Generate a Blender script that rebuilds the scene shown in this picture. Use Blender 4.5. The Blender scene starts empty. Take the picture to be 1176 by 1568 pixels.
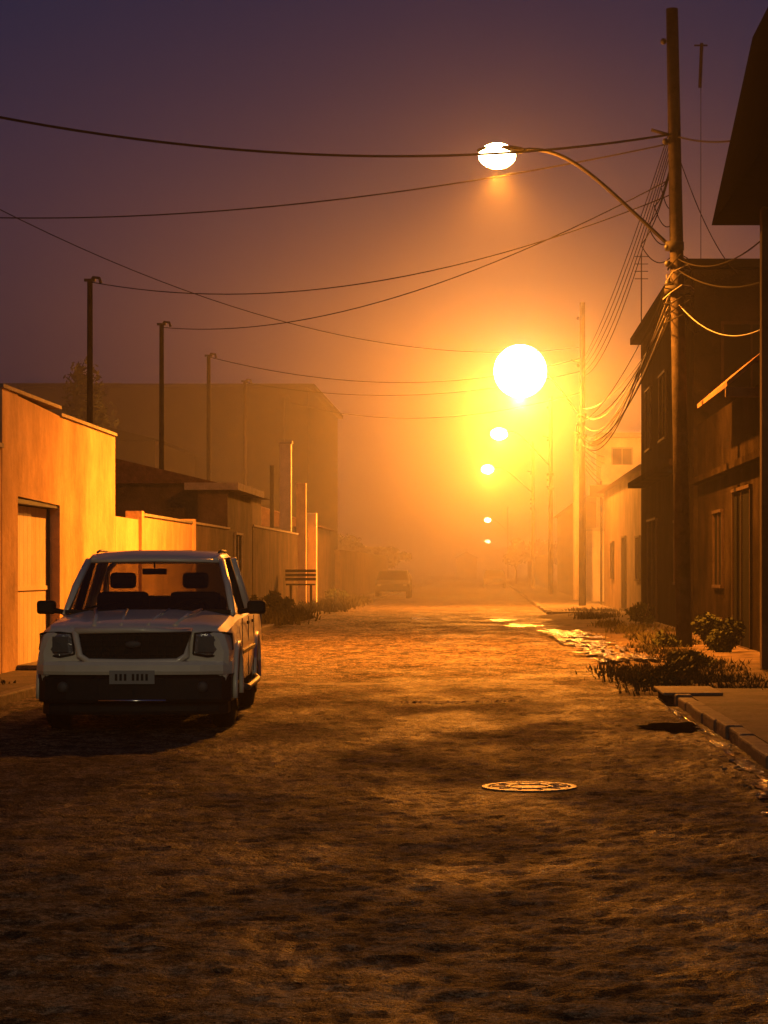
import bpy, bmesh, math, random
from mathutils import Vector, Matrix, noise as mnoise
random.seed(7)
S = bpy.context.scene
F=3400.0; H=1.5; VX=740.0; VY=872.0
def px(x,y,d):
    return ((x-VX)*d/F, d, H+(VY-y)*d/F)

# ---------------------------------------------------------------- materials
def mat(name, col=(.3,.3,.3), rough=.8, metal=0, var=.25, scale=3.0, bump=.0, bscale=30, spec=.4, stain=0.0, coat=0):
    m=bpy.data.materials.new(name); m.use_nodes=True
    nt=m.node_tree; N=nt.nodes; L=nt.links
    b=N['Principled BSDF']; b.inputs['Roughness'].default_value=rough
    b.inputs['Metallic'].default_value=metal
    b.inputs['Specular IOR Level'].default_value=spec
    b.inputs['Coat Weight'].default_value=coat
    tc=N.new('ShaderNodeTexCoord')
    n=N.new('ShaderNodeTexNoise'); n.inputs['Scale'].default_value=scale; n.inputs['Detail'].default_value=8; n.inputs['Roughness'].default_value=.65
    L.new(tc.outputs['Object'],n.inputs['Vector'])
    r=N.new('ShaderNodeValToRGB')
    r.color_ramp.elements[0].position=.3; r.color_ramp.elements[1].position=.72
    r.color_ramp.elements[0].color=(*[c*(1-var) for c in col],1)
    r.color_ramp.elements[1].color=(*[min(1,c*(1+var)) for c in col],1)
    L.new(n.outputs['Fac'],r.inputs['Fac'])
    out=r.outputs['Color']
    if stain>0:
        mp=N.new('ShaderNodeMapping'); mp.inputs['Scale'].default_value=(.5,.5,.3)
        L.new(tc.outputs['Object'],mp.inputs['Vector'])
        n2=N.new('ShaderNodeTexNoise'); n2.inputs['Scale'].default_value=1.8; n2.inputs['Detail'].default_value=9; n2.inputs['Roughness'].default_value=.7
        L.new(mp.outputs['Vector'],n2.inputs['Vector'])
        r2=N.new('ShaderNodeValToRGB'); r2.color_ramp.elements[0].position=.36; r2.color_ramp.elements[1].position=.6
        r2.color_ramp.elements[0].color=(1-stain,1-stain,1-stain,1); r2.color_ramp.elements[1].color=(1,1,1,1)
        L.new(n2.outputs['Fac'],r2.inputs['Fac'])
        mx=N.new('ShaderNodeMix'); mx.data_type='RGBA'; mx.blend_type='MULTIPLY'; mx.inputs['Factor'].default_value=1
        L.new(out,mx.inputs['A']); L.new(r2.outputs['Color'],mx.inputs['B']); out=mx.outputs['Result']
    L.new(out,b.inputs['Base Color'])
    if bump>0:
        nb=N.new('ShaderNodeTexNoise'); nb.inputs['Scale'].default_value=bscale; nb.inputs['Detail'].default_value=6
        L.new(tc.outputs['Object'],nb.inputs['Vector'])
        bp=N.new('ShaderNodeBump'); bp.inputs['Strength'].default_value=bump; bp.inputs['Distance'].default_value=.03
        L.new(nb.outputs['Fac'],bp.inputs['Height']); L.new(bp.outputs['Normal'],b.inputs['Normal'])
    return m
def emis(name,col,st):
    m=bpy.data.materials.new(name); m.use_nodes=True
    b=m.node_tree.nodes['Principled BSDF']; b.inputs['Base Color'].default_value=(.8,.8,.8,1)
    b.inputs['Emission Color'].default_value=(*col,1); b.inputs['Emission Strength'].default_value=st
    return m

M={}
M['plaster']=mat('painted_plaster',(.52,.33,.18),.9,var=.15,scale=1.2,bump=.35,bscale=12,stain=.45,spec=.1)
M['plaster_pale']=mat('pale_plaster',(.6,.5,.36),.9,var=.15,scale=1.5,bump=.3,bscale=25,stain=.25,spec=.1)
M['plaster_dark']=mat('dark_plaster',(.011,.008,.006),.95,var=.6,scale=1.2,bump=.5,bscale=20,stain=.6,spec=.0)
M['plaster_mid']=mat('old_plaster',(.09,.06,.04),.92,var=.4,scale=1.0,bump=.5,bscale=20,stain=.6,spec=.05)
M['concrete']=mat('concrete',(.25,.22,.19),.85,var=.3,scale=4,bump=.5,bscale=40,spec=.1)
M['polemat']=mat('pole_concrete',(.022,.017,.014),.9,var=.7,scale=5,bump=.4,bscale=30,stain=.6,spec=.08)
M['kerb']=mat('kerb_stone',(.11,.09,.075),.8,var=.5,scale=6,bump=.8,bscale=18,spec=.15)
M['steel']=mat('weathered_steel',(.02,.018,.016),.8,metal=.0,var=.2,scale=10,spec=.05)
M['gate']=mat('painted_gate',(.55,.42,.26),.6,var=.12,scale=2,bump=.1,stain=.25)
M['black']=mat('black_plastic',(.015,.015,.015),.6,var=.2,scale=20,spec=.2)
M['darkroof']=mat('dark_roof',(.004,.0035,.0035),1,var=.4,scale=3,spec=.0)
M['rooftile']=mat('roof_tile',(.1,.05,.03),.9,var=.4,scale=6,bump=.6,bscale=12,spec=.1)
M['wire']=mat('cable',(.008,.007,.006),.9,var=.1,spec=.02)
M['wirelit']=mat('cable_lit',(.07,.065,.06),.6,var=.1,spec=.2)  # lighter copy of the cable, lamplight on the wires put into the colour
M['void']=mat('dark_window',(.005,.005,.006),.9,var=.1,spec=.0)
M['wood']=mat('weathered_wood',(.02,.013,.01),.85,var=.3,scale=6,bump=.4,spec=.02)
M['bark']=mat('bark',(.06,.045,.03),.95,var=.4,scale=8,bump=.8,spec=.05)
M['leaf']=mat('foliage',(.03,.035,.015),.9,var=.5,scale=2,spec=.05)
M['grass']=mat('grass_blades',(.04,.035,.016),.9,var=.5,scale=1.5,spec=.05)
M['tyre']=mat('tyre_rubber',(.015,.015,.015),.85,var=.2,scale=20,bump=.3,bscale=60,spec=.1)
M['paint']=mat('car_paint',(.82,.75,.6),.3,var=.05,scale=2,spec=.5,coat=.5,stain=.12)
M['chrome']=mat('chrome',(.75,.73,.7),.2,metal=1,var=.05)
M['trim']=mat('grey_trim',(.06,.06,.06),.55,var=.15)
M['lampglass']=mat('headlight_lens',(.3,.3,.3),.12,metal=.5,var=.5,scale=18,spec=.8,bump=.4,bscale=30)
M['plate']=mat('plate_paint',(.25,.25,.23),.5,var=.05)
M['iron']=mat('cast_iron',(.12,.11,.1),.5,metal=.3,var=.6,scale=25,bump=1,bscale=30)
M['interior']=mat('cabin_fabric',(.04,.035,.03),.9,var=.2)
g=bpy.data.materials.new('car_glass'); g.use_nodes=True; nt=g.node_tree; nt.nodes.clear()
o=nt.nodes.new('ShaderNodeOutputMaterial'); t=nt.nodes.new('ShaderNodeBsdfTransparent'); t.inputs[0].default_value=(.34,.34,.32,1)
gl=nt.nodes.new('ShaderNodeBsdfGlossy'); gl.inputs['Roughness'].default_value=.03; gl.inputs[0].default_value=(1,1,1,1)
fr=nt.nodes.new('ShaderNodeFresnel'); fr.inputs[0].default_value=1.4
mx=nt.nodes.new('ShaderNodeMixShader'); nt.links.new(fr.outputs[0],mx.inputs[0]); nt.links.new(t.outputs[0],mx.inputs[1]); nt.links.new(gl.outputs[0],mx.inputs[2]); nt.links.new(mx.outputs[0],o.inputs[0])
M['glass']=g

def road_mat():
    m=bpy.data.materials.new('rough_asphalt'); m.use_nodes=True; nt=m.node_tree; N=nt.nodes; L=nt.links
    b=N['Principled BSDF']; tc=N.new('ShaderNodeTexCoord')
    def noise(s,d=6,vs=(1,1,1),r=.6):
        mp=N.new('ShaderNodeMapping'); mp.inputs['Scale'].default_value=vs; L.new(tc.outputs['Object'],mp.inputs['Vector'])
        n=N.new('ShaderNodeTexNoise'); n.inputs['Scale'].default_value=s; n.inputs['Detail'].default_value=d; n.inputs['Roughness'].default_value=r
        L.new(mp.outputs['Vector'],n.inputs['Vector']); return n.outputs['Fac']
    def ramp(f,p0,c0,p1,c1):
        r=N.new('ShaderNodeValToRGB'); e=r.color_ramp.elements
        e[0].position=p0; e[0].color=(*c0,1); e[1].position=p1; e[1].color=(*c1,1); L.new(f,r.inputs['Fac']); return r.outputs['Color']
    def mix(t,f,a,bb):
        x=N.new('ShaderNodeMix'); x.data_type='RGBA'; x.blend_type=t
        if isinstance(f,float): x.inputs['Factor'].default_value=f
        else: L.new(f,x.inputs['Factor'])
        L.new(a,x.inputs['A']); L.new(bb,x.inputs['B']); return x.outputs['Result']
    big=ramp(noise(.6,7,r=.75),.34,(.08,.06,.048),.66,(.13,.098,.072))
    med=ramp(noise(3.2,8,r=.9),.46,(.10,.10,.10),.53,(1.6,1.55,1.5))
    fine=ramp(noise(30,5,r=.85),.42,(.25,.25,.25),.58,(1.9,1.85,1.8))
    c=mix('MULTIPLY',1.0,big,med); c=mix('MULTIPLY',1.0,c,fine)
    v=N.new('ShaderNodeTexVoronoi'); v.feature='DISTANCE_TO_EDGE'; v.inputs['Scale'].default_value=1.7
    wn=N.new('ShaderNodeTexNoise'); wn.inputs['Scale'].default_value=2.5; wn.inputs['Detail'].default_value=7; wn.inputs['Roughness'].default_value=.7; L.new(tc.outputs['Object'],wn.inputs['Vector'])
    va=N.new('ShaderNodeVectorMath'); va.operation='ADD'; L.new(tc.outputs['Object'],va.inputs[0]); L.new(wn.outputs['Color'],va.inputs[1]); L.new(va.outputs[0],v.inputs['Vector'])
    crack=ramp(v.outputs['Distance'],.0,(.06,.06,.06),.07,(1,1,1)); c=mix('MULTIPLY',1.0,c,crack)
    L.new(c,b.inputs['Base Color'])
    ro=ramp(noise(.8,4,(1,.5,1)),.4,(.6,)*3,.62,(.9,)*3); L.new(ro,b.inputs['Roughness'])
    b.inputs['Specular IOR Level'].default_value=.12
    def bump(f,st,dist,prev=None):
        bp=N.new('ShaderNodeBump'); bp.inputs['Strength'].default_value=st; bp.inputs['Distance'].default_value=dist
        L.new(f,bp.inputs['Height'])
        if prev: L.new(prev,bp.inputs['Normal'])
        return bp.outputs['Normal']
    n2=bump(noise(8,6,r=.8),1.0,.09); n3=bump(noise(40,3),1.0,.03,n2)
    L.new(n3,b.inputs['Normal'])
    return m
M['road']=road_mat()
M['ground']=mat('bare_soil',(.06,.042,.03),.95,var=.6,scale=2.5,bump=1,bscale=8,spec=.05)
M['pave']=mat('concrete_pavement',(.07,.055,.045),.85,var=.6,scale=1.8,bump=.8,bscale=12,spec=.1)
def water_mat():
    m=mat('puddle_water',(.05,.04,.03),.12,var=.3,scale=3,spec=1.0)
    nt=m.node_tree;N=nt.nodes;L=nt.links;b=N['Principled BSDF']
    tc=N.new('ShaderNodeTexCoord'); n=N.new('ShaderNodeTexNoise'); n.inputs['Scale'].default_value=9; n.inputs['Detail'].default_value=4
    L.new(tc.outputs['Object'],n.inputs['Vector']); bp=N.new('ShaderNodeBump'); bp.inputs['Strength'].default_value=1; bp.inputs['Distance'].default_value=.07
    L.new(n.outputs['Fac'],bp.inputs['Height']); L.new(bp.outputs['Normal'],b.inputs['Normal']); return m
M['water']=water_mat()

# ---------------------------------------------------------------- helpers
COL=S.collection
def link(o,parent=None):
    COL.objects.link(o)
    if parent: o.parent=parent
    return o
def empty(name,loc=(0,0,0)):
    e=bpy.data.objects.new(name,None); e.empty_display_size=.3; e.location=loc; COL.objects.link(e); return e
def meshobj(name,verts,faces,m,parent=None,smooth=False):
    me=bpy.data.meshes.new(name); me.from_pydata([tuple(v) for v in verts],[],faces); me.update()
    bm=bmesh.new(); bm.from_mesh(me); bmesh.ops.recalc_face_normals(bm,faces=bm.faces); bm.to_mesh(me); bm.free()
    if isinstance(m,str): m=M[m]
    me.materials.append(m)
    if smooth:
        for p in me.polygons: p.use_smooth=True
    return link(bpy.data.objects.new(name,me),parent)
def box(name,x0,x1,y0,y1,z0,z1,m,parent=None,bev=0.0):
    v=[(x,y,z) for x in(x0,x1) for y in(y0,y1) for z in(z0,z1)]
    f=[(0,1,3,2),(4,6,7,5),(0,4,5,1),(2,3,7,6),(0,2,6,4),(1,5,7,3)]
    o=meshobj(name,v,f,m,parent)
    if bev>0:
        b=o.modifiers.new('bevel','BEVEL'); b.width=bev; b.segments=2
    return o
def tube(name,pts,r,m,parent=None,seg=8,r2=None,caps=True):
    pts=[Vector(p) for p in pts]; n=len(pts); v=[];f=[]
    prev=None
    for i,p in enumerate(pts):
        d=(pts[min(i+1,n-1)]-pts[max(i-1,0)]).normalized()
        up=Vector((0,0,1)) if abs(d.z)<.95 else Vector((1,0,0))
        if prev is not None and abs(prev.dot(d))<.95: up=prev
        a=d.cross(up).normalized(); b=a.cross(d).normalized(); prev=b
        rr=r if r2 is None else r+(r2-r)*i/(n-1)
        for k in range(seg):
            t=2*math.pi*k/seg; v.append(p+a*math.cos(t)*rr+b*math.sin(t)*rr)
    for i in range(n-1):
        for k in range(seg):
            f.append((i*seg+k,i*seg+(k+1)%seg,(i+1)*seg+(k+1)%seg,(i+1)*seg+k))
    if caps: f.append(tuple(range(seg))); f.append(tuple((n-1)*seg+k for k in range(seg)))
    return meshobj(name,v,f,m,parent,smooth=(seg>5))
def sag(p,q,s,n=24):
    p=Vector(p);q=Vector(q)
    return [p.lerp(q,i/n)-Vector((0,0,s*4*(i/n)*(1-i/n))) for i in range(n+1)]
def sphere(name,c,r,m,parent=None,sc=(1,1,1),seg=20):
    bm=bmesh.new(); bmesh.ops.create_uvsphere(bm,u_segments=seg,v_segments=seg//2,radius=r)
    for v in bm.verts: v.co=Vector((v.co.x*sc[0]+c[0],v.co.y*sc[1]+c[1],v.co.z*sc[2]+c[2]))
    me=bpy.data.meshes.new(name); bm.to_mesh(me); bm.free(); me.materials.append(M[m] if isinstance(m,str) else m)
    for p in me.polygons: p.use_smooth=True
    return link(bpy.data.objects.new(name,me),parent)

# ---------------------------------------------------------------- ground, road, pavements
meshobj('ground',[(-400,-60,0),(400,-60,0),(400,1500,0),(-400,1500,0)],[(0,1,2,3)],'ground')
RL=-5.2; RR=2.1
mc=Vector((.31,14.95,.03))
def roadz(x,y):
    fade=1 if y<60 else max(.25,1-(y-60)/60)
    n1=mnoise.noise(Vector((x*1.1,y*1.1,0))); n2=mnoise.noise(Vector((x*5.3,y*5.3,3))); n3=mnoise.noise(Vector((x*12,y*12,7)))
    pit=min(0,mnoise.noise(Vector((x*3.1,y*3.1,11)))+.18)
    h=(.002*n1+.012*n2+.014*n3+.024*pit)*fade
    d=math.hypot(x-mc.x,y-mc.y); k=min(1,max(0,(d-.34)/.3)); h=h*k-.004*(1-k)
    return .036+max(-.02,min(.012,h))
v=[];f=[]; nx=160; ys=[-30,-10,0,4]
y=6.0
while y<130: ys.append(y); y+=.036+.0014*(y-6)+ (0 if y<80 else .1)
ys+= [140,180,260,400,700]
for yy in ys:
    for i in range(nx+1):
        x=RL+(RR-RL)*i/nx; v.append((x,yy,roadz(x,yy) if 5<yy<131 else .03))
for j in range(len(ys)-1):
    for i in range(nx):
        a=j*(nx+1)+i; f.append((a,a+1,a+nx+2,a+nx+1))
meshobj('road',v,f,'road',smooth=True)
box('pavement',-6.35,RL-.15,-30,300,.0,.13,'pave')
box('kerb',RL-.147,RL+.01,-30,300,.0,.145,'kerb',bev=.02)
box('pavement',RR+.15,4.6,-30,25.6,.0,.13,'pave')
box('pavement',RR+.15,4.6,72,300,.0,.13,'pave')
v=[];f=[]
n=160
for i in range(n+1):
    y=25.6+46.4*i/n; e_=1.75+.18*math.sin(y*.9)+.12*math.sin(y*2.3+1)+random.uniform(-.06,.06)
    if i in(0,): e_=2.1
    v+=[(e_,y,.021),(e_+.35,y,.06+random.uniform(-.015,.02)),(e_+1.1,y,.08+random.uniform(-.03,.03)),(4.6,y,.13)]
for i in range(n):
    for q in range(3): a=i*4+q; f.append((a,a+1,a+5,a+4))
meshobj('verge',v,f,'ground',smooth=True)
k=empty('kerb')
y=4.0;i=0
while y<110:
    L=random.uniform(.8,1.1)
    if not (24<y<25.5) and (y<25 or y>72):
        dz=random.uniform(-.02,.015); dx=random.uniform(-.025,.025)
        box('stone_%d'%i,RR-.01+dx,RR+.147,y,y+L-.02,.0,.145+dz,'kerb',k,bev=.02)
    y+=L;i+=1
def blob(name,cx,cy,rx,ry,z,m,n=40,rough=.25):
    v=[(cx,cy,z)];ph=[random.uniform(0,6) for _ in range(4)]
    for i in range(n):
        t=2*math.pi*i/n; r=1+rough*(math.sin(3*t+ph[0])*.5+math.sin(5*t+ph[1])*.35+math.sin(9*t+ph[2])*.25)+random.uniform(-.08,.08)
        v.append((cx+rx*r*math.cos(t),cy+ry*r*math.sin(t),z))
    return meshobj(name,v,[(0,1+i,1+(i+1)%n) for i in range(n)],m)
def wavy(name,x0,x1,yc,w,z,m,n=60):
    v=[];f=[]
    for i in range(n+1):
        x=x0+(x1-x0)*i/n; o=.22*math.sin(x*1.3)+.1*math.sin(x*4.1)+random.uniform(-.06,.06); zz=z-.006*(1+math.sin(x*5+1)*1.2)
        v+= [(x,yc-w/2+o+random.uniform(-.1,.1),zz-.01),(x,yc+o,zz+.012),(x,yc+w/2+o+random.uniform(-.1,.1),zz-.01)]
    for i in range(n):
        a=i*3; f+=[(a,a+1,a+4,a+3),(a+1,a+2,a+5,a+4)]
    return meshobj(name,v,f,m)
wavy('road_joint',RL+.1,.9,28.6,.6,.045,'kerb')
wavy('road_joint',-1.0,.4,24.6,.25,.045,'kerb')
for i in range(44):
    t=random.random(); cy=34.5+t*17; cx=2.3-.55*t+random.uniform(-.4,.4)
    blob('puddle',cx,cy,random.uniform(.08,.24),random.uniform(.4,1.3),.088+.0012*i,'water',n=40,rough=.8)
blob('puddle',1.0,58,.4,1.6,.042,'water',rough=.5)
blob('puddle',.55,64,.35,1.4,.042,'water',rough=.4)
for (cy,rx,ry) in((9.4,.14,.3),(10.2,.1,.4),(11.3,.17,.6),(12.6,.12,.4),(13.5,.14,.5),(14.6,.1,.5),(16.3,.07,.8),(18.4,.06,.7),(20.5,.04,.9),(22.6,.04,.8)):
    blob('puddle',2.05-rx-random.uniform(0,.06),cy,rx,ry,.043,'water',n=40,rough=.7)
blob('puddle',-1.9,66,.25,1.6,.042,'water',rough=.4)
rb=empty('gutter_rubble')
for i in range(70):
    if i<30: yy=random.uniform(9,19); xx=random.uniform(1.75,2.06); s=random.uniform(.008,.024); z0=.04
    else: yy=random.uniform(34,50); xx=random.uniform(1.7,2.7); s=random.uniform(.02,.05); z0=.08
    o=sphere('stone_%d'%i,(xx,yy,z0),s,'kerb',rb,sc=(1.3,1.1,.7),seg=8)
mh=empty('manhole_cover')
def ring(name,r0,r1,z0,z1,m,par,n=48):
    v=[];f=[]
    for i in range(n):
        t=2*math.pi*i/n; c,s=math.cos(t),math.sin(t)
        v+=[(mc.x+r0*c,mc.y+r0*s,z0),(mc.x+r0*c,mc.y+r0*s,z1),(mc.x+r1*c,mc.y+r1*s,z1),(mc.x+r1*c,mc.y+r1*s,z0)]
    for i in range(n):
        a=i*4;b=((i+1)%n)*4
        for q in range(4): f.append((a+q,a+(q+1)%4,b+(q+1)%4,b+q))
    return meshobj(name,v,f,m,par)
ring('frame',.28,.32,.01,.042,'iron',mh)
ring('lid',0.001,.262,.01,.039,'iron',mh)
ring('lid_rib',.13,.15,.039,.045,'iron',mh)
for a in range(10):
    t=a*math.pi/5
    p0=mc+Vector((math.cos(t)*.16,math.sin(t)*.16,.01)); p1=mc+Vector((math.cos(t)*.25,math.sin(t)*.25,.01))
    tube('spoke_%d'%a,[p0,p1],.007,'iron',mh,seg=5)
sd=empty('storm_drain')
box('slab',RR-.15,RR+.5,24.05,25.45,.135,.165,'kerb',sd,bev=.01)
box('mouth',RR-.1,RR+.4,24.1,25.4,.015,.11,'void',sd)
blob('hole_dark',1.75,20.5,.26,.6,.05,'darkroof',rough=.3)  # flat black sheet, the dark inside an opening put into its colour

# ---------------------------------------------------------------- left side
hb=empty('garage_building')
XW=-6.35
def wallx(name,x,y0,y1,z0,z1,m,par,t=.25):
    return box(name,x-t,x,y0,y1,z0,z1,m,par)
wallx('wall_near',XW,29.3,30.3,0,3.9,'plaster',hb)
wallx('wall_far',XW,33.3,38.3,0,3.72,'plaster',hb)
meshobj('wall_over',[(XW-.25,30.3,2.5),(XW,30.3,2.5),(XW,33.3,2.46),(XW-.25,33.3,2.46),(XW-.25,30.3,3.87),(XW,30.3,3.87),(XW,33.3,3.8),(XW-.25,33.3,3.8)],[(0,1,2,3),(4,5,6,7),(0,1,5,4),(1,2,6,5),(2,3,7,6),(3,0,4,7)],'plaster',hb)
box('coping_near',XW-.3,XW+.03,29.25,33.3,3.9,3.95,'concrete',hb)
box('coping_far',XW-.3,XW+.03,33.3,38.35,3.8,3.85,'concrete',hb)
box('wall_infill',XW-.25,XW,33.3,38.3,3.72,3.8,'plaster',hb)
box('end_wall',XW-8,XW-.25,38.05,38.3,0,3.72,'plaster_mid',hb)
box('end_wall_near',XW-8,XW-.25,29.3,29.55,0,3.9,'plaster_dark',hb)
box('roof',XW-8,XW-.3,29.5,38.2,3.5,3.6,'darkroof',hb)
gt=-6.53
for i in range(10):
    yy=30.42+i*.28
    box('gate_panel_%d'%i,gt-.04,gt,yy,yy+.274,.15,2.4,'gate',hb,bev=.003)
box('gate_lintel',gt-.1,XW-.02,30.3,33.3,2.41,2.47,'black',hb)
box('gate_jamb_shade',gt-.1,gt+.03,33.2,33.3,.13,2.41,'black',hb)  # black strip, shadow line of the recessed gate put into its colour
box('gate_rail',gt,gt+.02,30.42,33.2,1.2,1.26,'gate',hb)
box('step',XW,XW+.35,30.2,33.4,.13,.2,'kerb',hb,bev=.02)
nw=empty('boundary_wall')
wallx('wall',XW,8,29.25,0,3.1,'plaster',nw)
box('coping',XW-.3,XW+.04,8,29.25,3.1,3.16,'concrete',nw)
lw=empty('boundary_wall')
wallx('wall_a',XW,38.32,40.9,0,2.42,'plaster',lw)
wallx('pillar_a',XW+.06,40.9,41.2,0,2.58,'plaster',lw,.3)
wallx('wall_b',XW,41.2,48.4,0,2.5,'plaster',lw)
wallx('pillar_b',XW+.05,48.4,48.7,0,2.6,'plaster',lw,.3)
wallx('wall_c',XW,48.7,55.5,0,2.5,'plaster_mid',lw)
box('coping_b',XW-.28,XW+.03,41.2,48.4,2.5,2.55,'concrete',lw)
box('coping_c',XW-.28,XW+.03,48.7,55.5,2.5,2.55,'concrete',lw)
def house(name,x0,x1,y0,y1,h,wm,rm,roof='flat',rise=1.0,over=.3):
    e=empty(name)
    box('walls',x0,x1,y0,y1,0,h,wm,e)
    if roof=='flat':
        box('roof_slab',x0-over,x1+over,y0-over,y1+over,h,h+.18,rm,e)
    else:
        xm=(x0+x1)/2; a,b,c,d=x0-over,x1+over,y0-over,y1+over
        meshobj('roof',[(a,c,h),(b,c,h),(xm,c,h+rise),(a,d,h),(b,d,h),(xm,d,h+rise)],[(0,1,2),(3,5,4),(0,2,5,3),(1,4,5,2),(0,3,4,1)],rm,e)
    return e
def window(e,face,a0,a1,z0,z1,pos,fm='concrete'):
    t=.06
    def bx(n,u0,u1,w0,w1,d0,d1,m):
        if face=='x-': box(n,pos-d1,pos-d0,u0,u1,w0,w1,m,e)
        elif face=='x+': box(n,pos+d0,pos+d1,u0,u1,w0,w1,m,e)
        else: box(n,u0,u1,pos-d1,pos-d0,w0,w1,m,e)
    bx('pane',a0,a1,z0,z1,.003,.015,'void')
    bx('frame_bottom',a0-t,a1+t,z0-t,z0,.0031,.07,fm); bx('frame_top',a0-t,a1+t,z1,z1+t,.0031,.07,fm)
    bx('frame_l',a0-t,a0,z0,z1,.0032,.05,fm); bx('frame_r',a1,a1+t,z0,z1,.0032,.05,fm)
    mid=(a0+a1)/2; bx('mullion',mid-.02,mid+.02,z0,z1,.016,.04,fm)
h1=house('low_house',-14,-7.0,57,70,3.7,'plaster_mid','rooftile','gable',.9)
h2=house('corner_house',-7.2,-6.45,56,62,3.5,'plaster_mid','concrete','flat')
window(h2,'x+',57.5,59,1.2,2.4,-6.45)
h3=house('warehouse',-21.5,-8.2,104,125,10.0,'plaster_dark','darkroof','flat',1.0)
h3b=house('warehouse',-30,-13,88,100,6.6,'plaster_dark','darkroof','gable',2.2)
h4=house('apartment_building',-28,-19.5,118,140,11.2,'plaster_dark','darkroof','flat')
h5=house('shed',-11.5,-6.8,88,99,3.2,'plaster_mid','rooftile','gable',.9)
cg=empty('gateway_columns')
box('tall_column',-7.12,-6.72,77.6,78.0,0,5.9,'plaster_pale',cg,bev=.02)
box('column_cap',-7.16,-6.68,77.56,78.04,5.9,6.0,'concrete',cg)
box('mid_column',-6.7,-6.35,79.5,79.85,0,4.6,'plaster',cg,bev=.02)
box('short_column',-6.55,-6.2,82.5,82.9,0,3.6,'plaster_pale',cg,bev=.02)
box('panel',-6.65,-6.55,79.9,82.45,0,3.2,'plaster',cg)
lw2=empty('boundary_wall')
wallx('wall_a',XW-.1,62.2,77.2,0,2.7,'plaster_mid',lw2)
box('coping_a',XW-.38,XW-.07,62.2,77.2,2.7,2.76,'concrete',lw2)
wallx('wall_b',XW-.1,100,150,0,2.4,'plaster_mid',lw2)
tb=empty('trash_basket')
ox,oy=-5.75,70
for sx in(-.32,.32):
    tube('leg',[(ox+sx,oy,0),(ox+sx,oy,1.0)],.04,'wood',tb)
box('basket_floor',ox-.45,ox+.45,oy-.25,oy+.25,1.0,1.05,'wood',tb)
for zz in(1.15,1.28,1.41):
    box('slat_front',ox-.45,ox+.45,oy-.27,oy-.24,zz,zz+.09,'wood',tb); box('slat_back',ox-.45,ox+.45,oy+.24,oy+.27,zz,zz+.09,'wood',tb)
    box('slat_l',ox-.47,ox-.452,oy-.24,oy+.24,zz,zz+.09,'wood',tb); box('slat_r',ox+.452,ox+.47,oy-.24,oy+.24,zz,zz+.09,'wood',tb)

# ---------------------------------------------------------------- right side
ov=empty('corner_house')
P=[(3.29,6.46),(3.88,9.17),(7.5,9.4),(7.5,6.46)]
v=[(x,26,z) for x,z in P]+[(x,32,z) for x,z in P]
meshobj('upper_storey',v,[(0,1,2,3),(7,6,5,4),(0,4,5,1),(1,5,6,2),(2,6,7,3),(3,7,4,0)],'darkroof',ov)
box('pillar',3.79,4.02,30.2,30.45,.13,6.44,'plaster_mid',ov,bev=.02)
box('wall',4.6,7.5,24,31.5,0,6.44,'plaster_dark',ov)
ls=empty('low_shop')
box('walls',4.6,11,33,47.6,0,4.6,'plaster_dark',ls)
meshobj('awning',[(4.6,36,5.1),(3.95,36,4.55),(3.95,41,4.55),(4.6,41,5.1),(4.6,36,5.0),(3.95,36,4.47),(3.95,41,4.47),(4.6,41,5.0)],[(0,1,2,3),(4,7,6,5),(0,4,5,1),(1,5,6,2),(2,6,7,3),(3,7,4,0)],'rooftile',ls)
box('awning_beam',3.93,4.6,36,36.1,4.3,4.46,'plaster_mid',ls)
for (a,b,z0,z1) in((34.5,36.2,.14,2.9),(38,40.6,.14,2.9),(42.5,44,1.2,2.6)):
    window(ls,'x-',a,b,z0,z1,4.6,'wood')
box('ledge',4.4,4.6,33.5,47.5,3.3,3.42,'plaster_dark',ls)
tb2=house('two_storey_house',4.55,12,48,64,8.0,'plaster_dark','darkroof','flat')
for (a,b) in((50,52),(55,57),(60,61.8)): window(tb2,'x-',a,b,4.8,6.4,4.55,'wood')
window(tb2,'x-',50.5,52.5,1.2,2.6,4.55,'wood'); window(tb2,'x-',58,61,.14,2.8,4.55,'wood')
window(tb2,'y-',5.2,6.4,5.4,6.8,48,'wood')
box('ledge',4.1,4.55,49,63,3.8,3.95,'plaster_dark',tb2)
mr=house('terraced_house',4.9,11,66,90,4.6,'plaster_mid','rooftile','gable',1.2)
window(mr,'x-',69,71,1.2,2.5,4.9,'wood'); window(mr,'x-',76,78,.14,2.6,4.9,'wood'); window(mr,'x-',83,85,1.2,2.5,4.9,'wood')
lh=empty('lit_house')
box('ground_floor',4.62,9,104,112,0,3.3,'plaster_pale',lh)
box('slab',4.5,9.1,103.9,112.1,3.3,3.45,'concrete',lh)
box('upper_floor',5.7,9,104.8,112,3.45,7.7,'plaster_pale',lh)
box('roof_slab',5.3,9.2,103.8,112.2,7.7,7.9,'concrete',lh)
box('balcony_wall',5.5,7.3,103.85,103.95,5.5,6.4,'plaster_pale',lh)
box('balcony_floor',5.5,9,103.85,104.8,5.35,5.5,'concrete',lh)
window(lh,'y-',6.0,6.8,3.9,5.1,104.8); window(lh,'y-',6.1,7,5.6,7.2,104.8); window(lh,'y-',6.3,7.0,1.1,2.2,104)
box('door',5.5,5.56,103.96,104,.0,3.2,'wood',lh); 
fr_=house('row_house',5.0,10,116,150,5.0,'plaster_mid','rooftile','gable',1.2)
lw3=empty('boundary_wall'); box('wall',4.6,4.8,152,230,0,2.6,'plaster_mid',lw3)
lo=house('end_house',-4,-1.0,330,340,3.2,'plaster_mid','rooftile','gable',1)

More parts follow.
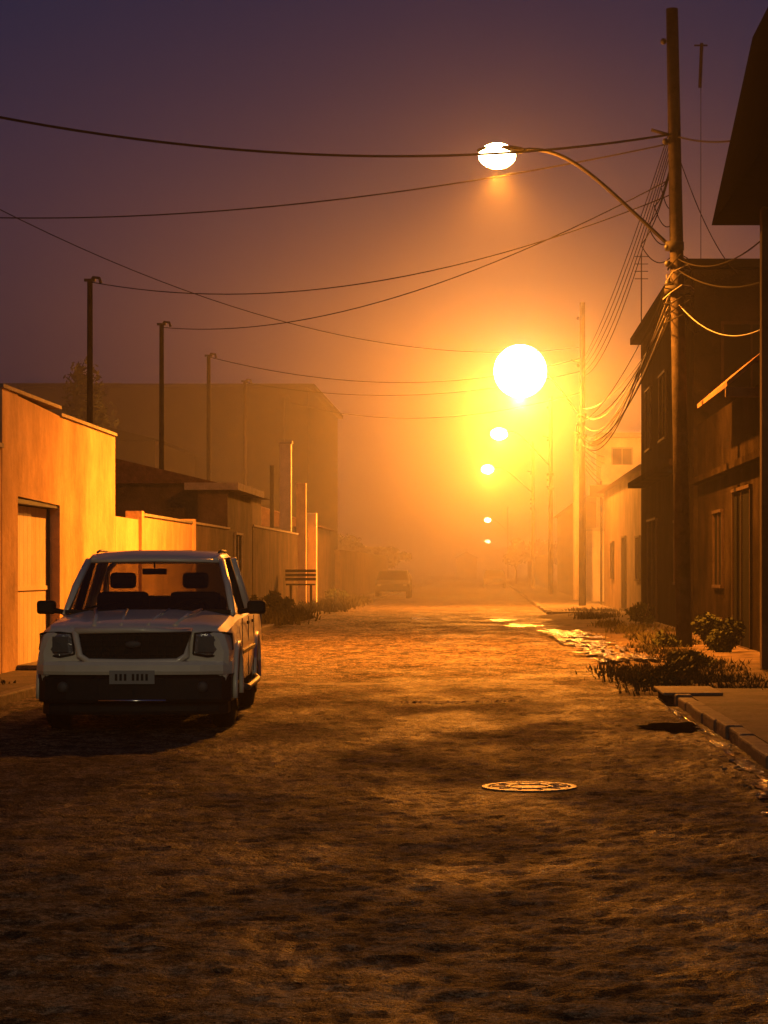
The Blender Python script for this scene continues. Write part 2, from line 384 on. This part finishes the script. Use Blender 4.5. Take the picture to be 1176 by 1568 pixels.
# ---------------------------------------------------------------- utility poles / lamps
def upole(x,y,h,lean=(0,0),r=.13,cross=True,par=None):
    e=empty('utility_pole')
    top=(x+lean[0],y,h)
    tube('pole',[(x,y,0),top],r,'polemat',e,seg=12,r2=r*.72)
    if cross:
        cz=h-2.3
        fx=x+lean[0]*cz/h
        tube('bracket_arm',[(fx,y,cz),(fx-.42,y,cz+.12)],.03,'steel',e)
        for j,zz in enumerate((h-4.3,h-4.6,h-4.95,h-2.4,h-.6)):
            sphere('insulator_%d'%j,(x+lean[0]*zz/h-.17,y-.06,zz),.06,'black',e,seg=10)
        tube('clamp',[(fx,y,h-4.2),(fx,y,h-4.35)],r*1.15,'steel',e,seg=12)
        tube('clamp_low',[(fx,y,h-5.0),(fx,y,h-5.12)],r*1.2,'steel',e,seg=12)
    return e
def volmat(dens,g=.7):
    fg=bpy.data.materials.new('fog'); fg.use_nodes=True; nt=fg.node_tree; nt.nodes.clear()
    o=nt.nodes.new('ShaderNodeOutputMaterial'); vs=nt.nodes.new('ShaderNodeVolumeScatter'); vs.inputs['Density'].default_value=dens; vs.inputs['Color'].default_value=(.97,.95,.93,1); vs.inputs['Anisotropy'].default_value=g
    nt.links.new(vs.outputs[0],o.inputs['Volume'])
    return fg
def lamp(px_,py,base_z,head,power,lens=1.0,spot=0,col=(1,.4,.06),lstr=60,round_=False):
    e=empty('street_lamp')
    hx,hy,hz=head
    p0=Vector((px_,py,base_z)); p3=Vector((hx+.35,hy,hz+.05))
    p1=Vector((px_+(hx-px_)*.45,py,base_z+(hz-base_z)*.72)); p2=Vector((px_+(hx-px_)*.62,py,hz+.18))
    pts=[]
    for i in range(17):
        t=i/16; pts.append(p0*(1-t)**3+p1*3*t*(1-t)**2+p2*3*t*t*(1-t)+p3*t**3)
    tube('arm',pts,.035,'steel',e,seg=8)
    sphere('housing',(hx,hy,hz+.05),.45,'steel',e,sc=(1,.42,.2))
    em=emis('lamp_glow',(1,.72,.3),lstr)
    if round_:
        sphere('glare_globe',(hx,hy,hz-.1),lens,em,e,seg=32)  # emissive ball sized to the lamp's glare, larger than any real fitting
        below=lens+.15
    else:
        sphere('lens',(hx-.08,hy,hz-.05),.2*lens,em,e,sc=(1.3,.85,.9)); below=.33*max(1,lens*.8)
        em.cycles.emission_sampling='NONE'
    if power:
        l=bpy.data.lights.new('sodium_light','POINT'); l.energy=power; l.color=col; l.shadow_soft_size=.14
        lo=bpy.data.objects.new('sodium_light',l); lo.location=(hx-.05,hy,hz-below); link(lo,e)
    if spot:
        l=bpy.data.lights.new('sodium_beam','SPOT'); l.energy=spot; l.color=col; l.shadow_soft_size=.14; l.spot_size=math.radians(155); l.spot_blend=.8
        lo=bpy.data.objects.new('sodium_beam',l); lo.location=(hx-.05,hy,hz-below-.02); link(lo,e)
    return e
SOD=(1,.28,.02)
upole(3.62,40,11.6,lean=(-.22,0),r=.15)
lamp(3.5,40,7.2,(.33,40,9.0),5000,lens=1.3,spot=42000,col=SOD,lstr=40)
upole(3.75,84,11.6,r=.14)
lamp(3.75,84,7.2,(1.4,84,9.1),42000,lens=1.0,col=SOD,lstr=40,round_=True)
for (yy,xh,pw,ls_) in((122,.95,9000,1.8),(165,.4,10000,1.8),(335,.75,0,1.9),(590,1.3,0,2.8)):
    upole(3.7,yy,11,r=.14,cross=yy<200)
    lamp(3.65,yy,7.2,(xh,yy,9.0),pw,lens=ls_,col=SOD,lstr=60)
upole(3.7,-6,11.6,r=.15)
lamp(3.65,-6,7.2,(.6,-6,9.0),2500,lens=1.2,col=(1,.82,.45),lstr=20)  # added unseen lamp and pole behind camera to light truck front and near road
sp=empty('service_pole')
tube('pole',[(4.2,100,0),(4.2,100,7.7)],.16,'plaster_pale',sp,seg=10)
sp2=empty('service_pole')
tube('pole',[(5.05,95,0),(5.05,95,5.3)],.05,'steel',sp2); box('meter_box',4.55,5.8,94.8,95,4.6,5.1,'plaster_mid',sp2)
LP=[(-9.3,52.5,8.35),(-9.3,64.2,8.6),(-9.3,75.2,8.75),(-9.3,86.6,8.85),(-9.3,104,9.6)]
for i,(x,y,h) in enumerate(LP):
    e=empty('lot_post'); tube('post',[(x,y,0),(x,y,h)],.085,'polemat',e,seg=10,r2=.065)
    tube('hook',[(x,y,h-.08),(x+.08,y,h+.06),(x+.22,y,h+.04),(x+.26,y,h-.08)],.04,'black',e,seg=6)
    box('cap',x-.13,x+.13,y-.06,y+.06,h-.04,h+.02,'black',e)
e=empty('lot_post'); tube('post',[(-6.9,72.5,0),(-6.9,72.5,4.9)],.07,'polemat',e)
an=empty('tv_antenna'); tube('mast',[(4.9,50,8.1),(4.9,50,13.2)],.008,'wire',an,seg=5)
tube('rod',[(4.88,50,12.35),(4.92,50,13.35)],.04,'wire',an,seg=5); tube('dipole',[(4.75,50,13.3),(5.05,50,13.3)],.02,'wire',an,seg=5)
an=empty('tv_antenna'); tube('mast',[(4.7,66,7),(4.7,66,10.9)],.02,'wire',an,seg=5)
for j in range(4): tube('dipole_%d'%j,[(4.5,66,10.8-j*.22),(4.9,66,10.8-j*.22)],.012,'wire',an,seg=4)

cb=empty('overhead_cables')
def wire(a,b,s,r=.012,m='wire',n=28): return tube('cable',sag(a,b,s,n),r,m,cb,seg=5,caps=False)
P1=(3.45,40,9.35)
wire(px(-60,168,34),P1,.55,.022)
wire(px(-60,332,50),(3.5,40,9.2),.45,.015)
wire(px(-60,290,60),(3.6,84,9.9),1.6,.015)
wire((LP[0][0],LP[0][1],8.3),(3.5,40,8.3),.9,.012)
wire((LP[1][0],LP[1][1],8.5),(3.5,40,8.6),.9,.012)
wire((LP[2][0],LP[2][1],8.7),(3.7,84,9.5),.9,.016)
wire((LP[3][0],LP[3][1],8.8),(3.7,84,9.0),.7,.016)
wire((LP[4][0],LP[4][1],9.4),(3.7,84,8.2),.9,.016)
for i in range(11):
    z1=6.2+random.uniform(-.5,1.0); z2=6.9+random.uniform(-.7,.8)
    wire((3.45+random.uniform(-.15,.15),40,z1),(3.75+random.uniform(-.15,.25),84,z2),random.uniform(.5,1.5),random.choice((.01,.014,.018)),random.choice(('wirelit','wire')))
for i in range(5):
    wire((3.45,40,9.2-i*.1+.5),(3.75,84,9.4-i*.15),.4+.15*i,.01)
for i in range(6):
    wire((3.6+random.uniform(-.1,.3),84,6.8+random.uniform(-.5,.8)),(4.2,100,7.3+random.uniform(-.4,.3)),random.uniform(.1,.6),.02,'wirelit')
    wire((4.2,100,7.4-i*.15),(5.7,104.5,6.8-i*.3),.15,.02,'wirelit')
wire((3.5,40,9.3),(4.6,28,7.5),.3,.016); wire((3.5,40,7.1),(4.1,30.4,6.3),.35,.012); wire((3.5,40,6.9),(4.6,33.2,6.0),.3,.014)
wire((3.5,40,6.3),(4.6,34,5.4),.45,.01,'wirelit'); wire((3.5,40,9.0),(5.5,48,7.9),.3,.01); wire((3.5,40,6.6),(4.8,48.2,6.9),.5,.01)
for i in range(7):
    z=6.0+i*.17; r=.18+random.uniform(0,.12)
    pts=[(3.5+r*math.cos(t*.7),39.9+r*math.sin(t*.7)*.7,z+random.uniform(-.06,.06)+.12*math.sin(t)) for t in range(10)]
    tube('cable_loop',pts,.012,random.choice(('wire','wirelit')),cb,seg=5)
for i in range(4):
    a=Vector((3.45,40,9.3-.1*i)); b=a+Vector((-.25-.12*i,0,-.9-.25*i))
    wire(a,b,.25,.01); wire(b,(3.5,40,8.2-i*.3),.3,.01)
# ---------------------------------------------------------------- vegetation
def grassmesh(name,area,n,hmin,hmax,m='grass',w=.02,base=.02):
    v=[];f=[]
    for _ in range(n):
        x,y=area(); h=random.uniform(hmin,hmax)*random.uniform(.5,1); a=random.uniform(0,6.28); ww=w*random.uniform(.6,1.5)
        lx,ly=random.gauss(0,.45)*h,random.gauss(0,.45)*h
        c,s=math.cos(a)*ww,math.sin(a)*ww; i=len(v)
        v+=[(x-c,y-s,base),(x+c,y+s,base),(x+c*.6+lx*.4,y+s*.6+ly*.4,base+h*.6),(x-c*.6+lx*.4,y-s*.6+ly*.4,base+h*.6),(x+lx,y+ly,base+h)]
        f+=[(i,i+1,i+2,i+3),(i+3,i+2,i+4)]
    return meshobj(name,v,f,m)
def clumps(x0,x1,y0,y1,n,sp):
    cs=[(random.uniform(x0,x1),random.uniform(y0,y1)) for _ in range(n)]
    def A():
        c=random.choice(cs); return (c[0]+random.gauss(0,sp),c[1]+random.gauss(0,sp*2.5))
    return A
grassmesh('grass_verge',clumps(1.9,3.4,25.8,32,36,.22),6000,.03,.17,w=.012,base=.05)
grassmesh('grass_verge',clumps(2.8,3.6,32,41,26,.16),3500,.03,.17,w=.012,base=.06)
grassmesh('grass_verge',clumps(3.0,4.2,41,75,24,.2),2500,.06,.25,base=.08)
grassmesh('grass_verge',clumps(-6.2,-5.1,55,100,45,.25),5000,.1,.45,w=.03,base=.1)
grassmesh('grass_verge',clumps(-6.2,-5.1,24,50,14,.1),500,.03,.1,base=.12)
def leafcloud(name,c,R,n,size,m='leaf',par=None,lumps=12):
    L_=[]
    for _ in range(lumps):
        d=Vector((random.gauss(0,1),random.gauss(0,1),random.gauss(0,1))).normalized()*random.uniform(.3,.8)
        L_.append((Vector((c[0]+d.x*R[0],c[1]+d.y*R[1],c[2]+d.z*R[2])),random.uniform(.22,.5)))
    v=[];f=[]
    for _ in range(n):
        p,q=random.choice(L_); d=Vector((random.gauss(0,1),random.gauss(0,1),random.gauss(0,1))).normalized()*random.random()**.5*q
        o=p+Vector((d.x*R[0],d.y*R[1],d.z*R[2]))
        a=Vector((random.gauss(0,1),random.gauss(0,1),random.gauss(0,1))).normalized(); b=a.orthogonal().normalized(); s=size*random.uniform(.6,1.4)
        i=len(v); v+=[o-a*s,o+b*s*.45,o+a*s,o-b*s*.45]; f.append((i,i+1,i+2,i+3))
    return meshobj(name,v,f,m,par)
def tree(name,x,y,h,R,n=2500,leaf=.16,z0=0):
    e=empty(name)
    tube('trunk',[(x,y,z0),(x+.1,y,z0+h*.3),(x-.05,y,z0+h*.55)],.05*h*.5,'bark',e,r2=.02*h*.5)
    for i in range(6):
        a=i*1.05+random.random(); tube('limb_%d'%i,[(x,y,z0+h*(.35+.03*i)),(x+math.cos(a)*R*.4,y+math.sin(a)*R*.4,z0+h*.6),(x+math.cos(a)*R*.75,y+math.sin(a)*R*.75,z0+h*.75)],.03*h*.3,'bark',e,seg=6,r2=.01)
    leafcloud('crown',(x,y,z0+h*.7),(R,R,h*.33),n,leaf,par=e,lumps=16)
tree('tree',-14.4,81,9.6,1.0,2600,.14)
tree('tree',-17.0,95,8.8,2.2,2500,.15)
tree('tree',-8.6,190,3.8,2.4,2500,.2); tree('tree',-11,170,4.5,2.3,2000,.2)
tree('tree',3.1,215,4.2,1.8,2500,.2); tree('tree',6.5,240,5.0,2.5,2000,.2)
for (x,y,z,rx,rz,n) in((3.95,38.6,.4,.35,.45,1500),(4.15,37.2,.35,.35,.35,900),(3.3,39.6,.25,.3,.22,700),(2.95,32,.17,.4,.15,800),(2.6,29,.15,.4,.13,700),(2.2,27.2,.1,.4,.1,700),(4.0,56,.4,.5,.4,800)):
    e=empty('bush'); 
    for j in range(4): tube('stem_%d'%j,[(x,y,.05),(x+random.uniform(-1,1)*rx*.6,y+random.uniform(-.2,.2),z+rz*.6)],.012,'bark',e,seg=5)
    leafcloud('leaves',(x,y,z),(rx,rx,rz),n,.05,par=e)
for (x,y) in((-6.0,64),(-5.8,88),(-6.1,58)):
    e=empty('bush'); tube('stem',[(x,y,.1),(x+.05,y,.7)],.03,'bark',e); leafcloud('leaves',(x,y,.45),(.5,.8,.42),1500,.07,par=e)

# ---------------------------------------------------------------- distant parked cars
def small_car(x,y,w=1.75,rot=0):
    e=empty('parked_car')
    prof_=[(0,.35),(0,.75),(.9,.92),(1.6,1.4),(3.0,1.42),(3.8,.98),(4.2,.95),(4.25,.35)]
    v=[];f=[];n=len(prof_)
    for s in(-1,1):
        for (yy,zz) in prof_: v.append((s*w/2*(.82 if zz>1.1 else 1),yy,zz))
    for i in range(n): f.append((i,(i+1)%n,n+(i+1)%n,n+i))
    f.append(tuple(range(n))); f.append(tuple(range(n,2*n)))
    o=meshobj('body',v,f,'black',e); b=o.modifiers.new('bevel','BEVEL'); b.width=.06; b.segments=2
    meshobj('windscreen',[(-.75,.93,.96),(.75,.93,.96),(.62,1.53,1.36),(-.62,1.53,1.36)],[(0,1,2,3)],'void',e)
    for s in(-1,1):
        meshobj('side_glass',[(s*(w/2+.0)*.98,1.2,.98),(s*w/2*.98,3.6,.98),(s*w/2*.84,3.0,1.36),(s*w/2*.84,1.7,1.36)],[(0,1,2,3)],'void',e)
        for yy in(.75,3.4): tube('wheel',[(s*(w/2-.2),yy,.32),(s*(w/2+.01),yy,.32)],.32,'tyre',e,seg=18)
        sphere('headlight',(s*.65,.02,.68),.1,'lampglass',e,sc=(1.3,.4,.7),seg=10)
    e.location=(x,y,.03); e.rotation_euler=(0,0,rot)
small_car(-4.6,112); small_car(.9,175); small_car(-6.6,160)

# ---------------------------------------------------------------- pickup truck (local: y=0 front bumper, +y rear)
T=empty('pickup_truck')
def loft(name,secs,m,par,smooth=True,cap=True):
    n=len(secs[0][1]); v=[];f=[]
    for y,pr in secs:
        for (x,z) in pr: v.append((x,y,z))
        for (x,z) in reversed(pr): v.append((-x,y,z))
    w=2*n
    for i in range(len(secs)-1):
        for k_ in range(w):
            f.append((i*w+k_,i*w+(k_+1)%w,(i+1)*w+(k_+1)%w,(i+1)*w+k_))
    if cap: f.append(tuple(range(w))); f.append(tuple((len(secs)-1)*w+q for q in range(w)))
    o=meshobj(name,v,f,m,par)
    return o
def prof(w,zb,zs,zt):
    return [(.01,zb),(w*.88,zb),(w*.97,zb+.05),(w,zb+.2),(w+.005,(zb+zs)/2+.05),(w-.012,zs-.13),(w-.04,zs-.05),(w-.10,zs),(w*.62,zt-.005),(w*.55,zt-.015),(w*.3,zt),(.01,zt)]
secs=[(.12,prof(.80,.46,.90,.92)),(.16,prof(.845,.42,.93,.955)),(.32,prof(.87,.36,.965,1.0)),(.8,prof(.88,.34,1.0,1.045)),(1.25,prof(.88,.34,1.03,1.085)),(1.42,prof(.88,.34,1.04,1.09)),
 (1.46,prof(.88,.34,1.04,1.05)),(2.4,prof(.885,.34,1.05,1.05)),(3.4,prof(.885,.34,1.06,1.06)),(3.46,prof(.885,.36,1.08,1.08)),(4.3,prof(.885,.40,1.09,1.09)),(4.95,prof(.875,.45,1.09,1.09)),(5.0,prof(.85,.47,1.07,1.07))]
body=loft('body',secs,'paint',T)
def cutter(y,z,r,x0,x1):
    bm=bmesh.new(); bmesh.ops.create_cone(bm,cap_ends=True,segments=32,radius1=r,radius2=r,depth=x1-x0,matrix=Matrix.Translation(((x0+x1)/2,y,z))@Matrix.Rotation(math.pi/2,4,'Y'))
    me=bpy.data.meshes.new('c'); bm.to_mesh(me); bm.free(); return link(bpy.data.objects.new('c',me))
def boxcut(x0,x1,y0,y1,z0,z1): return box('c',x0,x1,y0,y1,z0,z1,'black')
cut=[]
for yy in(.82,3.86):
    cut.append(cutter(yy,.36,.41,.55,1.1)); cut.append(cutter(yy,.36,.41,-1.1,-.55))
cut.append(boxcut(-.72,.72,3.55,4.9,.7,1.3))
cut.append(boxcut(-.74,.74,1.62,3.3,.5,1.3))
for c in cut:
    md=body.modifiers.new('b','BOOLEAN'); md.operation='DIFFERENCE'; md.object=c; md.solver='EXACT'
bpy.context.view_layer.update()
dg=bpy.context.evaluated_depsgraph_get()
nm=bpy.data.meshes.new_from_object(body.evaluated_get(dg)); body.modifiers.clear(); body.data=nm
for c in cut: bpy.data.objects.remove(c)
for p in nm.polygons: p.use_smooth=True
try: nm.set_sharp_from_angle(angle=math.radians(28))
except Exception as ex: print(ex)
if len(nm.materials)==0: nm.materials.append(M['paint'])
roofsecs=[]
def rp(w,z0,z1): return [(.01,z0),(w*.9,z0),(w,z0+.02),(w-.03,z0+.055),(w*.8,z1-.012),(w*.4,z1),(.01,z1)]
for (y,w,z0,z1) in((1.98,.63,1.535,1.565),(2.05,.655,1.55,1.605),(2.25,.67,1.565,1.645),(2.8,.675,1.575,1.665),(3.25,.66,1.565,1.65),(3.36,.64,1.54,1.60)):
    roofsecs.append((y,rp(w,z0,z1)))
rf=loft('roof',roofsecs,'paint',T); 
for p in rf.data.polygons: p.use_smooth=True
rf.data.set_sharp_from_angle(angle=math.radians(40))
for s in(-1,1):
    tube('a_pillar',[(s*.79,1.42,1.04),(s*.735,1.7,1.30),(s*.65,2.0,1.555)],.035,'paint',T)
    tube('b_pillar',[(s*.82,2.42,1.03),(s*.67,2.45,1.57)],.04,'black',T)
    tube('c_pillar',[(s*.82,3.36,1.04),(s*.655,3.28,1.58)],.055,'paint',T)
    tube('roof_rail',[(s*.60,2.3,1.64),(s*.61,2.6,1.66),(s*.61,3.1,1.655),(s*.59,3.25,1.635)],.012,'trim',T)
    meshobj('front_side_glass',[(s*.80,1.5,1.05),(s*.82,2.4,1.05),(s*.665,2.43,1.565),(s*.65,2.05,1.55)],[(0,1,2,3)],'glass',T)
    meshobj('rear_side_glass',[(s*.82,2.46,1.05),(s*.82,3.32,1.05),(s*.66,3.26,1.565),(s*.665,2.47,1.565)],[(0,1,2,3)],'glass',T)
    box('mirror',.92 if s>0 else -1.1,1.1 if s>0 else -.92,1.62,1.74,1.04,1.17,'black',T,bev=.03)
    tube('mirror_arm',[(s*.84,1.6,1.06),(s*.95,1.66,1.08)],.025,'black',T)
    for yy in(2.2,3.0):
        box('handle',s*.892-.01,s*.892+.01,yy,yy+.16,.93,.96,'black',T)
    for yy in(1.46,2.44,3.34):
        box('door_seam',s*.886-.004,s*.886+.004,yy,yy+.008,.42,1.0,'black',T)
    box('rub_strip',s*.893-.012,s*.893+.012,1.35,3.35,.66,.70,'trim',T,bev=.004)
    tube('side_step',[(s*.9,1.35,.36),(s*.94,1.5,.34),(s*.94,3.2,.34),(s*.9,3.35,.36)],.03,'trim',T)
    for yc in(.82,3.86):
        pts=[(s*.888,yc+.43*math.cos(a),.36+.43*math.sin(a)) for a in [math.radians(-8+i*196/20) for i in range(21)]]
        tube('arch_flare',pts,.026,'paint',T)
    hl=[(s*.53,.125,.71),(s*.55,.105,.895),(s*.66,.115,.905),(s*.80,.18,.90),(s*.86,.33,.885),(s*.868,.33,.75),(s*.80,.16,.70),(s*.66,.105,.69)]
    c=(s*.69,.085,.80); meshobj('headlight',hl+[c],[(i,(i+1)%8,8) for i in range(8)],'lampglass',T)
    meshobj('headlight_reflector',[(s*.58,.075,.73),(s*.58,.085,.87),(s*.72,.085,.87),(s*.72,.08,.73)],[(0,1,2,3)],'trim',T)
    ring_pts=hl+[hl[0]]; tube('headlight_trim',ring_pts,.012,'black',T,seg=5)
    sphere('fog_lamp',(s*.62,.03,.42),.05,'trim',T,sc=(1,.4,1),seg=14)
    tube('wiper',[(s*.4-.2,1.40,1.10),(s*.4+.15,1.5,1.17)],.01,'black',T,seg=5)
    tube('hood_crease',[(s*.36,.2,.965),(s*.42,.8,1.047),(s*.5,1.35,1.082)],.02,'paint',T)
    tube('hood_crease_inner',[(s*.12,.2,.968),(s*.16,.8,1.052),(s*.2,1.35,1.088)],.013,'paint',T)
ws=[];wf=[]
for j in range(6):
    t=j/5; z=1.075+t*.475; y=1.42+t*.58; w=.775-t*.14
    for i in range(9):
        u=-1+i/4; ws.append((u*w,y-.09*(1-u*u),z))
for j in range(5):
    for i in range(8): a=j*9+i; wf.append((a,a+1,a+10,a+9))
meshobj('windshield',ws,wf,'glass',T,smooth=True)
tube('windshield_top_trim',[(-.645,2.0,1.55),(-.3,1.93,1.56),(0,1.9,1.565),(.3,1.93,1.56),(.645,2.0,1.55)],.02,'paint',T)
box('cowl',-.78,.78,1.3,1.46,1.05,1.085,'black',T)
meshobj('rear_glass',[(-.76,3.36,1.08),(.76,3.36,1.08),(.62,3.3,1.55),(-.62,3.3,1.55)],[(0,1,2,3)],'glass',T)
box('dashboard',-.72,.72,1.5,1.85,.8,1.06,'interior',T,bev=.05)
box('floor',-.72,.72,1.6,3.3,.46,.52,'interior',T)
for s in(-.36,.36):
    box('seat_back',s-.26,s+.26,2.35,2.5,.6,1.25,'interior',T,bev=.06); box('headrest',s-.13,s+.13,2.37,2.46,1.28,1.44,'interior',T,bev=.04)
    box('seat_base',s-.24,s+.24,1.95,2.35,.6,.78,'interior',T,bev=.05)
box('rear_seat',-.62,.62,3.05,3.2,.55,1.2,'interior',T,bev=.05)
tube('steering_wheel',[(.36+.18*math.cos(a),1.9+.06*math.sin(a),1.02+.17*math.sin(a)) for a in [i*math.pi/10 for i in range(21)]],.014,'black',T,seg=6)
tube('mirror_stem',[(0,1.93,1.55),(0,1.95,1.47)],.008,'black',T,seg=5); box('rear_view_mirror',-.12,.12,1.93,1.95,1.42,1.48,'black',T,bev=.01)
gp=[(-.52,.915),(.52,.915),(.47,.70),(.38,.655),(-.38,.655),(-.47,.70)]
meshobj('grille_back',[(x,.10,z) for x,z in gp],[(0,1,2,3,4,5)],'black',T)
tube('grille_surround',[(-.52,.085,.92),(.0,.06,.93),(.52,.085,.92),(.475,.075,.70),(.39,.06,.645),(0,.05,.64),(-.39,.06,.645),(-.475,.075,.70),(-.52,.085,.92)],.03,'paint',T)
for i in range(5):
    z=.70+i*.042; w=.46+i*.012; box('grille_bar_%d'%i,-w,w,.078,.092,z,z+.008,'black',T)
for i in range(13):
    x=-.42+i*.07; box('grille_rib_%d'%i,x-.004,x+.004,.083,.096,.67,.90,'black',T)
sphere('badge',(0,.065,.80),.05,'trim',T,sc=(1.5,.25,.65),seg=14)
def hloft(name,z0,z1,pts,depth,m):
    v=[];f=[]
    n=len(pts)
    for (x,y) in pts: v+=[(x,y+.015,z0),(x,y,z0+.03),(x,y,z1-.03),(x,y+.03,z1),(x,y+depth,z1+.01),(x,y+depth,z0)]
    for i in range(n-1):
        for q in range(6): f.append((i*6+q,i*6+(q+1)%6,(i+1)*6+(q+1)%6,(i+1)*6+q))
    f.append(tuple(range(6))); f.append(tuple((n-1)*6+q for q in range(6)))
    return meshobj(name,v,f,m,T)
fp=[(-.885,.45),(-.875,.22),(-.80,.09),(-.6,.02),(-.3,-.01),(0,-.02),(.3,-.01),(.6,.02),(.80,.09),(.875,.22),(.885,.45)]
hloft('bumper',.53,.645,fp,.12,'paint')
hloft('bumper_lower',.28,.525,[(x*.985,y+.015) for x,y in fp],.1,'black')
hloft('air_dam',.17,.275,[(x*.95,y+.06) for x,y in fp],.06,'black')
box('number_plate',-.2,.2,-.035,-.022,.45,.57,'plate',T)
for i,xx in enumerate((-.15,-.11,-.07,.0,.04,.08,.12)): box('plate_character_%d'%i,xx,xx+.022,-.039,-.036,.48,.54,'black',T)
tube('bumper_bar',[(-.3,-.01,.30),(.3,-.01,.30)],.012,'chrome',T)
for s in(-1,1): box('tail_light',s*.82-.06,s*.82+.06,4.99,5.02,.75,1.05,'trim',T)
box('rear_bumper',-.86,.86,5.02,5.16,.46,.62,'chrome',T,bev=.03)
tube('roll_bar',[(-.7,3.7,1.08),(-.68,3.72,1.45),(-.58,3.72,1.56),(.58,3.72,1.56),(.68,3.72,1.45),(.7,3.7,1.08)],.032,'chrome',T)
box('chassis',-.5,.5,.3,4.9,.22,.42,'black',T)
for s in(-1,1):
    for yc in(.82,3.86):
        pr=[(.20,.0),(.21,.02),(.27,.02),(.33,.035),(.36,.07),(.365,.12),(.36,.19),(.33,.225),(.2,.23)]
        v=[];f=[];n=32
        for i in range(n):
            t=2*math.pi*i/n
            for (r,d) in pr: v.append((s*(.885-d),yc+r*math.cos(t),.365+r*math.sin(t)))
        w=len(pr)
        for i in range(n):
            for q in range(w-1): f.append((i*w+q,i*w+q+1,((i+1)%n)*w+q+1,((i+1)%n)*w+q))
        meshobj('tyre',v,f,'tyre',T,smooth=True)
        v=[];f=[]
        for (r,d) in ((.205,.02),(.19,.06),(.1,.09)):
            for i in range(n):
                t=2*math.pi*i/n; v.append((s*(.885-d),yc+r*math.cos(t),.365+r*math.sin(t)))
        for q in range(2):
            for i in range(n): f.append((q*n+i,q*n+(i+1)%n,(q+1)*n+(i+1)%n,(q+1)*n+i))
        f.append(tuple(2*n+i for i in range(n)))
        meshobj('rim',v,f,'trim',T)
        for j in range(5):
            t=2*math.pi*j/5+.3
            tube('spoke_%d'%j,[(s*.84,yc+.03*math.cos(t),.365+.03*math.sin(t)),(s*.86,yc+.195*math.cos(t),.365+.195*math.sin(t))],.03,'chrome',T,seg=6)
        sphere('hub',(s*.85,yc,.365),.055,'chrome',T,sc=(.5,1,1),seg=12)
T.location=(-3.13,19.8,.03); T.rotation_euler=(0,0,math.radians(2.6))

# ---------------------------------------------------------------- fog: thin near, bank thickening down the street
box('fog',-158,158,-40,62.9,-1.9,18,volmat(.0006))
box('fog',-158,158,63,715,-1.9,19,volmat(.0062))

# ---------------------------------------------------------------- world
W=bpy.data.worlds.new('World'); S.world=W; W.use_nodes=True; nt=W.node_tree; bg=nt.nodes['Background']
sk=nt.nodes.new('ShaderNodeTexSky'); sk.sky_type='NISHITA'; sk.sun_disc=False; sk.sun_elevation=math.radians(1.0); sk.sun_rotation=math.radians(200)
mm=nt.nodes.new('ShaderNodeMix'); mm.data_type='RGBA'; mm.blend_type='MULTIPLY'; mm.inputs['Factor'].default_value=1; mm.inputs['B'].default_value=(.22,.27,.7,1)
nt.links.new(sk.outputs[0],mm.inputs['A'])
ad=nt.nodes.new('ShaderNodeMix'); ad.data_type='RGBA'; ad.blend_type='ADD'; ad.inputs['Factor'].default_value=1; ad.inputs['B'].default_value=(.3,.42,1.4,1)
nt.links.new(mm.outputs['Result'],ad.inputs['A']); nt.links.new(ad.outputs['Result'],bg.inputs['Color']); bg.inputs['Strength'].default_value=.02

# ---------------------------------------------------------------- camera
cd=bpy.data.cameras.new('Camera'); cam=bpy.data.objects.new('Camera',cd); COL.objects.link(cam); S.camera=cam
cam.location=(0,0,H); cam.rotation_euler=(math.radians(90),0,0)
cd.sensor_fit='VERTICAL'; cd.sensor_height=36; cd.sensor_width=27; cd.lens=F/1568*36
cd.shift_x=-(VX-588)/1568; cd.shift_y=(VY-784)/1568
cd.clip_end=3000; cd.clip_start=.1
S.view_settings.view_transform='Standard'; S.view_settings.look='None'; S.view_settings.exposure=0
